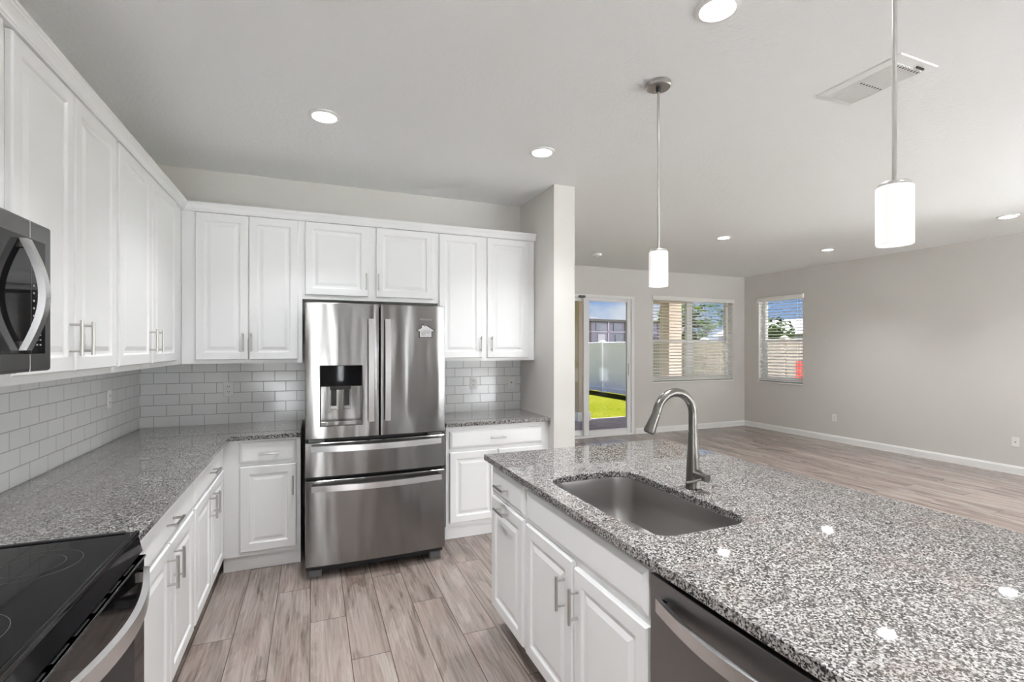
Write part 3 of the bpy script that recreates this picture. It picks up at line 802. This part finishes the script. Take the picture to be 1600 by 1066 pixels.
# house-shaped magnet stuck on the right door
mx, mz = 0.727, 1.566
out_ = [(-0.047, 0), (0.047, 0), (0.047, 0.046), (0.064, 0.050), (0.064, 0.056), (0.004, 0.090), (-0.012, 0.083), (-0.012, 0.093), (-0.031, 0.093), (-0.031, 0.072), (-0.064, 0.056), (-0.064, 0.050), (-0.047, 0.046)]
mg = thing('fridge_magnet', 'small silver house-shaped magnet on the right refrigerator door', 'magnet', (mx, YD + 0.0075, mz))
mg.rotation_euler.z = 0.049; YM = YD + 0.0075
def poly(pts, y0, y1, sc=1.0, cz=0.04):
    mb = MB(); mb.loft([[(mx + x * sc, y, mz + cz + (z - cz) * sc) for x, z in pts] for y in (y0, y1)], cap0=True, cap1=True); return mb
mb = poly(out_, YM - 0.003, YM - 0.0003); mb.build('backing', M['black'], mg)
poly(out_, YM - 0.0042, YM - 0.0031, 0.86).build('face', M['magnet_face'], mg)
mb = MB()
for z, w in ((0.046, 0.062), (0.034, 0.070), (0.026, 0.030), (0.018, 0.030)):
    xo = -0.018 if w < 0.05 else 0.0
    mb.box(mx - w / 2 + xo, YM - 0.0047, mz + z, mx + w / 2 + xo, YM - 0.0042, mz + z + 0.003)
mb.build('printed_lines', M['dark_grey'], mg)

# ------------------------------------------------------------------ range
r = thing('electric_range', 'black glass-top electric range at the left edge of the photo', 'range', (-0.83, 1.49, 0))
RY0, RY1 = 1.108, 1.874
mb = MB(); mb.box(-1.158, RY0 + 0.004, 0.05, -0.535, RY1 - 0.006, 0.905); mb.build('body', M['dark_grey'], r)
mb = MB(); mb.box(-1.155, RY0, 0.906, -0.520, RY1 + 0.002, 0.921, 0.003); ct = mb.build('cooktop', M['black_glass'], r)
mb = MB(); mb.box(-0.519, RY0 - 0.001, 0.9065, -0.506, RY1 + 0.003, 0.9235, 0.003); mb.build('front_trim', M['black_glass'], ct)
mb = MB(); mb.box(-1.152, RY1 - 0.012, 0.9212, -0.541, RY1 + 0.003, 0.9245, 0.001); mb.build('side_trim', M['black'], ct)
def burner(cx, cy, radii):
    mb = MB()
    for rad in radii: mb.lathe(cx, cy, [(rad - 0.0012, 0.9211), (rad - 0.0012, 0.9214), (rad, 0.9214), (rad, 0.9211)], 64)
    mb.build('burner_ring', M['ring'], ct)
burner(-0.690, 1.680, (0.105, 0.070)); burner(-0.705, 1.300, (0.128, 0.083)); burner(-0.980, 1.690, (0.075,)); burner(-0.985, 1.300, (0.098, 0.06))
# sloped control strip, vent gap, oven door
mb = MB(); mb.loft([[(-0.534, y, 0.905), (-0.508, y, 0.905), (-0.497, y, 0.858), (-0.534, y, 0.850)] for y in (RY0 + 0.002, RY1 - 0.002)], cap0=True, cap1=True); mb.build('control_strip', M['black_glass'], r)
mb = MB(); mb.box(-0.533, RY0 + 0.002, 0.165, -0.492, RY1 - 0.002, 0.840, 0.005); od = mb.build('oven_door', M['black_glass'], r)
mb = MB(); mb.box(-0.520, RY0 + 0.001, 0.8385, -0.488, RY1 - 0.001, 0.846, 0.002); mb.build('door_top_trim', M['steel_micro'], od)
mb = MB()
for k in range(6):
    y = RY0 + 0.08 + k * 0.105; mb.box(-0.505, y, 0.8462, -0.496, y + 0.075, 0.8470)
mb.build('vent_slots', M['slot'], od)
mb = MB(); mb.box(-0.4919, RY0 + 0.10, 0.36, -0.4912, RY1 - 0.10, 0.70, 0.0); mb.build('oven_window', M['black'], od)
bow_handle((-0.492, RY1 - 0.030, 0.795), (-0.492, RY0 + 0.030, 0.795), (1, 0, 0), 0.060, 0.048, 0.016, stand=0.012).build('handle', M['steel_bright'], od, smooth=True)
mb = MB(); mb.box(-0.533, RY0 + 0.003, 0.055, -0.494, RY1 - 0.003, 0.160, 0.004); mb.build('storage_drawer', M['steel_micro'], r)
for y in (RY0 + 0.05, RY1 - 0.06):
    for x in (-1.10, -0.60):
        mb = MB(); mb.cyl((x, y, 0), (x, y, 0.05), 0.018, n=12); mb.build('foot', M['black'], r)

# ------------------------------------------------------------------ microwave
r = thing('microwave_oven', 'dark over-the-range microwave with a curved silver handle at the left edge', 'microwave', (-0.94, 1.49, 1.43))
MX = -0.720
mb = MB(); mb.box(-1.158, RY0 + 0.002, 1.432, MX - 0.032, RY1 - 0.006, 1.8615); mb.build('body', M['steel_micro'], r)
mb = MB(); mb.box(MX - 0.0315, RY0 + 0.002, 1.432, MX, RY1 - 0.006, 1.852, 0.008); mb.build('front_frame', M['steel_micro'], r)
mb = MB(); mb.box(MX - 0.010, RY0 + 0.06, 1.482, MX + 0.002, RY1 - 0.048, 1.800, 0.0015); dg_ = mb.build('door_glass', M['black_glass'], r)
for za, zb in ((1.433, 1.481), (1.801, 1.851)):
    mb = MB(); mb.box(MX - 0.001, 1.746, za, MX + 0.0006, 1.7475, zb); mb.build('door_seam', M['plastic'], r)
mb = MB(); mb.box(MX + 0.0005, 1.7465, 1.484, MX + 0.0026, 1.7478, 1.798); mb.build('panel_seam', M['dark_grey'], dg_)
mb = MB()
for k in range(5): mb.box(MX + 0.0021, 1.758, 1.585 + k * 0.021, MX + 0.0026, 1.766, 1.590 + k * 0.021)
mb.build('keypad', M['legend'], dg_)
mb = MB()
for a in (0, 1):
    for b_ in (0, 1, 2): mb.box(MX + 0.0021, 1.775 + a * 0.018, 1.505 + b_ * 0.014, MX + 0.0026, 1.783 + a * 0.018, 1.509 + b_ * 0.014)
mb.build('start_buttons', M['legend'], dg_)
bow_handle((MX + 0.002, 1.700, 1.790), (MX + 0.002, 1.700, 1.492), (1, 0, 0), 0.040, 0.030, 0.016, stand=0.008).build('handle', M['steel_bright'], r, smooth=True)
mb = MB(); mb.box(-1.10, RY0 + 0.05, 1.426, MX - 0.06, RY1 - 0.05, 1.4318, 0.002); mb.build('vent_plate', M['black'], r)

# ------------------------------------------------------------------ recessed lights
M['lens'] = emit('lamp_lens', (1.0, 0.995, 0.985), LENS)
def recessed(x, y, label):
    o = thing('recessed_light', label, 'ceiling light', (x, y, H), 'recessed ceiling lights')
    mb = MB(); mb.lathe(x, y, [(0.088, H), (0.088, H - 0.004), (0.080, H - 0.010), (0.068, H - 0.011), (0.064, H - 0.006), (0.064, H)], 40); mb.build('trim_ring', M['trim'], o)
    mb = MB(); mb.lathe(x, y, [(0.0638, H - 0.001), (0.0635, H - 0.0055), (0.0, H - 0.0055)], 40); mb.build('lens', M['lens'], o)
    ld = bpy.data.lights.get('recessed_lamp') or bpy.data.lights.new('recessed_lamp', 'AREA')
    ld.shape = 'DISK'; ld.size = 0.12; ld.energy = LAMP; ld.spread = math.radians(105); ld.color = (0.97, 0.985, 1.0)
    lo = bpy.data.objects.new('lamp', ld); C.objects.link(lo); lo.parent = o; lo.location = (0, 0, -0.013)
    return o
proto = recessed(0.063, 3.045, 'recessed ceiling light above the floor in front of the refrigerator, nearest the left wall')
for x, y, lb in [(1.46, 3.04, 'recessed ceiling light near the wall end, left of the pendants'),
                 (1.485, 1.490, 'large-looking recessed ceiling light cut off by the top edge of the photo'),
                 (4.656, 4.572, 'recessed living room ceiling light just right of the farther pendant'),
                 (6.554, 4.600, 'farthest recessed living room ceiling light, above the corner by the single window'),
                 (6.605, 2.735, 'recessed living room ceiling light at the right edge near the long wall'),
                 (4.660, 2.735, 'recessed living room ceiling light hidden behind the nearer pendant shade'),
                 (0.063, 1.490, 'added unseen recessed fill light in the kitchen ceiling above the range'),  # from here down: unseen lights added to brighten the room
                 (0.063, -0.060, 'added unseen recessed fill light above the camera on the range side'),
                 (1.485, -0.060, 'added unseen recessed fill light past the near end of the island'),
                 (4.660, 0.900, 'added unseen recessed fill light in the living room beside the air vent'),
                 (6.605, 0.900, 'added unseen recessed fill light near the right wall behind the camera'),
                 (3.000, -1.30, 'added unseen recessed fill light by the added rear windows, left one'),
                 (5.800, -1.30, 'added unseen recessed fill light by the added rear windows, right one')]:
    c = copy_tree(proto); c.location = (x, y, H); c['label'] = lb

# ------------------------------------------------------------------ pendants
def shade_mat():
    m, nt, b = new_mat('opal_glass')
    b.inputs['Base Color'].default_value = (0.85, 0.84, 0.84, 1)
    b.inputs['Roughness'].default_value = 0.35
    b.inputs['Emission Color'].default_value = (1.0, 0.96, 0.95, 1)
    b.inputs['Emission Strength'].default_value = SHADE * 0.45
    return m
M['shade'] = shade_mat()
M['bulb'] = emit('bulb', (1.0, 0.95, 0.92), 2.0)
def pendant(x, y, label):
    o = thing('pendant_light', label, 'pendant light', (x, y, H), 'island pendants')
    mb = MB(); mb.lathe(x, y, [(0.0, H), (0.062, H), (0.062, H - 0.020), (0.058, H - 0.024), (0.0, H - 0.024)], 40); mb.build('canopy', M['nickel'], o)
    mb = MB(); mb.lathe(x, y, [(0.0, H - 0.024), (0.014, H - 0.024), (0.010, H - 0.045), (0.0, H - 0.045)], 20); mb.build('swivel', M['black'], o)
    mb = MB(); mb.cyl((x, y, H - 0.04), (x, y, 1.995), 0.0065, n=16); mb.build('rod', M['nickel'], o)
    mb = MB(); mb.lathe(x, y, [(0.0, 1.997), (0.040, 1.997), (0.043, 1.992), (0.043, 1.987), (0.0, 1.987)], 32); mb.build('cap', M['nickel'], o)
    mb = MB(); mb.lathe(x, y, [(0.0, 1.986), (0.044, 1.986), (0.0475, 1.983), (0.0475, 1.812), (0.0455, 1.810), (0.0435, 1.812), (0.0435, 1.980), (0.0, 1.982)], 48); mb.build('lamp_shade', M['shade'], o)
    mb = MB(); mb.lathe(x, y, [(0.0, 1.975), (0.014, 1.97), (0.016, 1.94), (0.028, 1.905), (0.026, 1.88), (0.012, 1.862), (0.0, 1.858)], 24); mb.build('bulb', M['bulb'], o)
    return o
pd = pendant(1.632, 2.030, 'farther pendant light with white glass cylinder, its ceiling canopy in view')
c = copy_tree(pd); c.location = (1.632, 0.937, H); c['label'] = 'nearer pendant light with white glass cylinder, at the right over the island'

# ------------------------------------------------------------------ ceiling vent, detector
r = thing('ceiling_vent', 'white rectangular air vent in the ceiling behind the nearer pendant rod', 'vent', (2.63, 1.605, H))
x0, x1, y0, y1 = 2.487, 2.768, 1.398, 1.812
mb = MB(); mb.loft([[(x0, y0, H), (x1, y0, H), (x1, y1, H), (x0, y1, H)], [(x0 + 0.004, y0 + 0.004, H - 0.006), (x1 - 0.004, y0 + 0.004, H - 0.006), (x1 - 0.004, y1 - 0.004, H - 0.006), (x0 + 0.004, y1 - 0.004, H - 0.006)],
                     [(x0 + 0.040, y0 + 0.045, H - 0.0075), (x1 - 0.030, y0 + 0.045, H - 0.0075), (x1 - 0.030, y1 - 0.030, H - 0.0075), (x0 + 0.040, y1 - 0.030, H - 0.0075)]], cap0=True, cap1=True)
mb.build('face_plate', M['trim'], r)
mb = MB(); n = 9
for i in range(n):
    xx = x0 + 0.060 + i * (x1 - x0 - 0.11) / (n - 1)
    mb.loft([[(xx - 0.011, y, H - 0.0074), (xx + 0.006, y, H - 0.0074), (xx + 0.010, y, H - 0.0150), (xx + 0.006, y, H - 0.0155)] for y in (y0 + 0.05, y1 - 0.035)], cap0=True, cap1=True)
mb.build('louvers', M['trim'], r)
mb = MB()
for yy in (y0 + 0.060, y0 + 0.225):
    for i in range(n - 1):
        xx = x0 + 0.060 + (i + 0.62) * (x1 - x0 - 0.11) / (n - 1); mb.box(xx - 0.004, yy - 0.004, H - 0.0160, xx + 0.004, yy + 0.004, H - 0.0074)
mb.build('crossbar_gaps', M['slot'], r)
mb = MB(); mb.box(2.66, y0 + 0.030, H - 0.016, 2.715, y0 + 0.038, H - 0.0074, 0.002); mb.build('lever', M['slot'], r)
r = thing('smoke_detector', 'small white round smoke detector on the ceiling near the glass door', 'smoke detector', (3.795, 6.07, H))
mb = MB(); mb.lathe(3.795, 6.07, [(0.0, H), (0.066, H), (0.066, H - 0.012), (0.058, H - 0.030), (0.030, H - 0.036), (0.0, H - 0.036)], 36); mb.build('housing', M['plastic'], r)
mb = MB(); mb.lathe(3.795, 6.07, [(0.0, H - 0.0361), (0.018, H - 0.0361), (0.017, H - 0.040), (0.0, H - 0.040)], 20); mb.build('test_button', M['trim'], r)

# ------------------------------------------------------------------ outlets
def outlet(F, u, z, label, kind='duplex'):
    o = thing('wall_outlet', label, 'outlet', F.pt(u, z, 0), 'white wall outlets')
    mb = MB(); F.box(mb, u - 0.036, z - 0.058, 0.0003, u + 0.036, z + 0.058, 0.006, 0.003); mb.build('cover_plate', M['plastic'], o)
    if kind == 'duplex':
        for dz in (-0.020, 0.020):
            mb = MB(); F.box(mb, u - 0.016, z + dz - 0.014, 0.0058, u + 0.016, z + dz + 0.014, 0.0078, 0.001); s = mb.build('socket', M['trim'], o)
            mb = MB()
            for du in (-0.007, 0.007): F.box(mb, u + du - 0.0016, z + dz - 0.002, 0.0076, u + du + 0.0016, z + dz + 0.008, 0.0082)
            F.box(mb, u - 0.0025, z + dz - 0.010, 0.0076, u + 0.0025, z + dz - 0.005, 0.0082); mb.build('slots', M['slot'], s)
    else:
        mb = MB(); mb.cyl(F.pt(u, z, 0.0058), F.pt(u, z, 0.0095), 0.0065, n=14); mb.build('jack', M['dark_grey'], o)
    return o
TB, TL, FW = Frame('back', 4.305), Frame('left', -1.160), Frame('back', YF)
outlet(TL, 3.715, 1.180, 'white outlet in the left wall tiles near the corner')
outlet(TB, -0.598, 1.178, 'white outlet in the back wall tiles left of the refrigerator')
outlet(TB, 1.368, 1.173, 'white outlet in the tiles right of the refrigerator, nearer the refrigerator')
outlet(TB, 1.745, 1.168, 'white single jack plate in the tiles beside the wall end', 'jack')
outlet(FW, 6.418, 0.366, 'white outlet low on the far wall beneath the twin window')
FR = Frame('island', XR)
outlet(FR, 5.282, 0.379, 'white outlet low on the right wall beneath the single window side')
outlet(FR, 3.115, 0.381, 'white jack plate low on the right wall at the right edge of the photo', 'jack')

# ------------------------------------------------------------------ outdoors
G = -0.12
mb = MB(); mb.box(-10, YF + 0.2, G - 0.3, 90, 90, G); mb.box(XR + 0.2, -30, G - 0.3, 90, YF + 0.2, G); mb.box(-20, -40, G - 0.3, XR + 0.2, YR - 0.2, G)
tag(mb.build('lawn', M['grass']), 'bright green sunlit lawn outside the glass door', 'lawn', kind='stuff')
mb = MB(); mb.box(2.4, YF + 0.2, G, 8.05, 9.43, G + 0.035, 0.01); struct('patio', mb, M['paver'])
mb = MB(); mb.box(2.2, YF + 0.2, 2.86, 8.20, 10.0, 3.0); struct('porch_roof', mb, M['stucco'])
mb = MB(); mb.box(2.4, 9.12, 2.535, 8.15, 9.52, 2.86); struct('porch_beam', mb, M['stucco_brown'])
mb = MB(); mb.box(XR + 0.2, 4.2, 2.86, XR + 1.35, YF + 0.2, 3.0); struct('sun_block_eave', mb, M['stucco'])  # unseen overhang added to keep sun off the right-wall window
M['concrete'] = plain('bounce_concrete', (0.62, 0.61, 0.58), 0.85, bump_scale=40)
mb = MB(); mb.box(XR + 0.2, -16, G, XR + 1.75, 3.2, G + 0.03); mb.box(-8, -18, G, XR + 0.2, YR - 0.2, G + 0.03); struct('bounce_slab', mb, M['concrete'])  # unseen pale slab added to bounce sun up through the added windows
for xa, xb, lb in ((5.255, 5.52, 'tan stucco porch column seen in the narrow strip left of the glass door panel'), (7.66, 8.03, 'tan stucco porch column seen through the left half of the twin window')):
    o = thing('porch_column', lb, 'column', ((xa + xb) / 2, 9.32, G), 'porch columns')
    mb = MB(); mb.box(xa, 9.15, G + 0.23, xb, 9.48, 2.535, 0.01); mb.build('shaft', M['stucco'], o)
    mb = MB(); mb.box(xa - 0.03, 9.12, G + 0.036, xb + 0.03, 9.51, G + 0.229, 0.01); mb.build('plinth', M['trim'], o)
# side fence: a tan run beside the house, a white run farther back
M['fence_tan'] = plain('tan_fence_vinyl', (0.40, 0.36, 0.31), 0.6)
FX = 9.713
def fence(label, y0, n, mat):
    fr = thing('vinyl_fence', label, 'fence', (FX, y0 + 1.2 * n, G))
    for i in range(n + 1):
        y = y0 + 2.4 * i
        mb = MB(); mb.box(FX - 0.065, y - 0.065, G, FX + 0.065, y + 0.065, 1.70, 0.006); p = mb.build('post', mat, fr)
        mb = MB(); mb.loft([[(FX + sx * w, y + sy * w, z) for sx, sy in ((-1, -1), (1, -1), (1, 1), (-1, 1))] for w, z in ((0.078, 1.7005), (0.078, 1.716), (0.01, 1.755))], cap0=True, cap1=True); mb.build('cap', mat, p)
        if i == n: break
        mb = MB(); mb.box(FX - 0.022, y + 0.067, G + 0.10, FX + 0.022, y + 2.333, 1.56)
        mb.box(FX - 0.040, y + 0.067, 1.56, FX + 0.040, y + 2.333, 1.68, 0.006); mb.box(FX - 0.040, y + 0.067, G + 0.03, FX + 0.040, y + 2.333, G + 0.19, 0.006)
        mb.build('panel', mat, fr)
fence('tan privacy fence close beside the house, seen through the slat blinds', 3.0, 4, M['fence_tan'])
fence('white vinyl privacy fence along the lawn, seen through the glass door', 12.77, 6, M['fence'])
# townhouse beyond the fence
th = thing('townhouse', 'mauve two-storey townhouse row seen over the fence through the glass door', 'house', (27, 40, G))
mb = MB(); mb.box(18.0, 40, G, 36.5, 50, 3.95); mb.build('wall', M['mauve'], th)
mb = MB(); mb.box(17.8, 39.6, 3.95, 36.7, 50.2, 4.15); mb.build('roof', M['roof'], th)
mb = MB(); mb.box(18.0, 39.9, 2.93, 36.5, 40.0, 3.03); mb.build('band', M['pale_panel'], th)
for i in range(9):
    x = 19.0 + i * 1.95
    mb = MB(); mb.box(x, 39.93, 3.10, x + 0.85, 40, 3.80); mb.build('window', M['pale_panel'] if i % 3 == 2 else M['pane_dark'], th)
    mb = MB(); mb.box(x + 0.2, 39.93, 1.0, x + 1.0, 40, 2.75); mb.build('window', M['pale_panel'] if i % 2 else M['pane_dark'], th)
    mb = MB(); mb.box(x + 1.3, 39.90, G, x + 1.42, 40, 3.95); mb.build('downspout', M['pale_panel'] if i % 2 else M['roof'], th)
for x in (25.4, 31.5, 20.4):
    mb = MB(); mb.box(x, 42, 4.15, x + 1.2, 43, 4.42, 0.03); mb.build('rooftop_unit', M['roof'], th)
# house across the side street
hs = thing('house', 'white and dark distant house seen through the single window above the fence', 'house', (45, 26, G))
mb = MB(); mb.box(40, 24, G, 46, 40, 2.7); mb.build('wall', M['white_house'], hs)
mb = MB(); mb.loft([[(39.6, y, 2.7), (46.4, y, 2.7), (43, y, 4.2)] for y in (23.6, 40.4)], cap0=True, cap1=True); mb.build('roof', M['roof'], hs)
# trees
def tree(x, y, h, rad, label, mat, n, leaf):
    o = thing('tree', label, 'tree', (x, y, G), 'trees beyond the fence')
    mb = MB(); mb.tube([(x, y, G + 0.01), (x + 0.05, y, h * 0.35), (x - 0.04, y + 0.05, h * 0.62)], [0.16, 0.12, 0.07], 12); mb.build('trunk', M['bark'], o)
    mb = MB(); rnd = random.Random(int(x * 31 + y))
    blobs = [(rnd.uniform(-0.55, 0.55) * rad, rnd.uniform(-0.55, 0.55) * rad, rnd.uniform(0.25, 0.85) * h, rnd.uniform(0.35, 0.62) * rad) for _ in range(12)]
    for _ in range(n):
        bx, by, bz, br = rnd.choice(blobs)
        v = Vector((rnd.gauss(0, 1), rnd.gauss(0, 1), rnd.gauss(0, 1))).normalized() * br * rnd.uniform(0.75, 1.05)
        c = Vector((x + bx, y + by, max(0.3, bz + v.z * 0.8))) + Vector((v.x, v.y, 0))
        a = Vector((rnd.gauss(0, 1), rnd.gauss(0, 1), rnd.gauss(0, 1))).normalized(); b = a.orthogonal().normalized(); w = leaf * rnd.uniform(0.6, 1.2)
        vs = [mb.bm.verts.new(c + a * w), mb.bm.verts.new(c + b * w * 0.45), mb.bm.verts.new(c - a * w), mb.bm.verts.new(c - b * w * 0.45)]
        mb.bm.faces.new(vs)
    mb.build('crown', mat, o)
tree(16.9, 18.9, 3.9, 1.45, 'bright green leafy tree beyond the fence, seen through the twin window', M['leaf'], 3800, 0.11)
tree(20.6, 17.6, 3.4, 1.5, 'lower bright green tree beyond the fence, right of the tallest one', M['leaf'], 2800, 0.11)
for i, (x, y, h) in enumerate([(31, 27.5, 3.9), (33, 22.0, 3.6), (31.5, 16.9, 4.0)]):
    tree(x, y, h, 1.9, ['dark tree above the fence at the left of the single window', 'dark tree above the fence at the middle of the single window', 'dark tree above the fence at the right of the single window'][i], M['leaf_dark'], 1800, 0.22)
# red panel fixed to the fence
mb = MB(); mb.box(FX - 0.075, 7.02, 0.72, FX - 0.045, 7.47, 1.20, 0.006)
tag(mb.build('red_panel', M['red']), 'red panel on the fence at the right edge of the single window', 'panel')
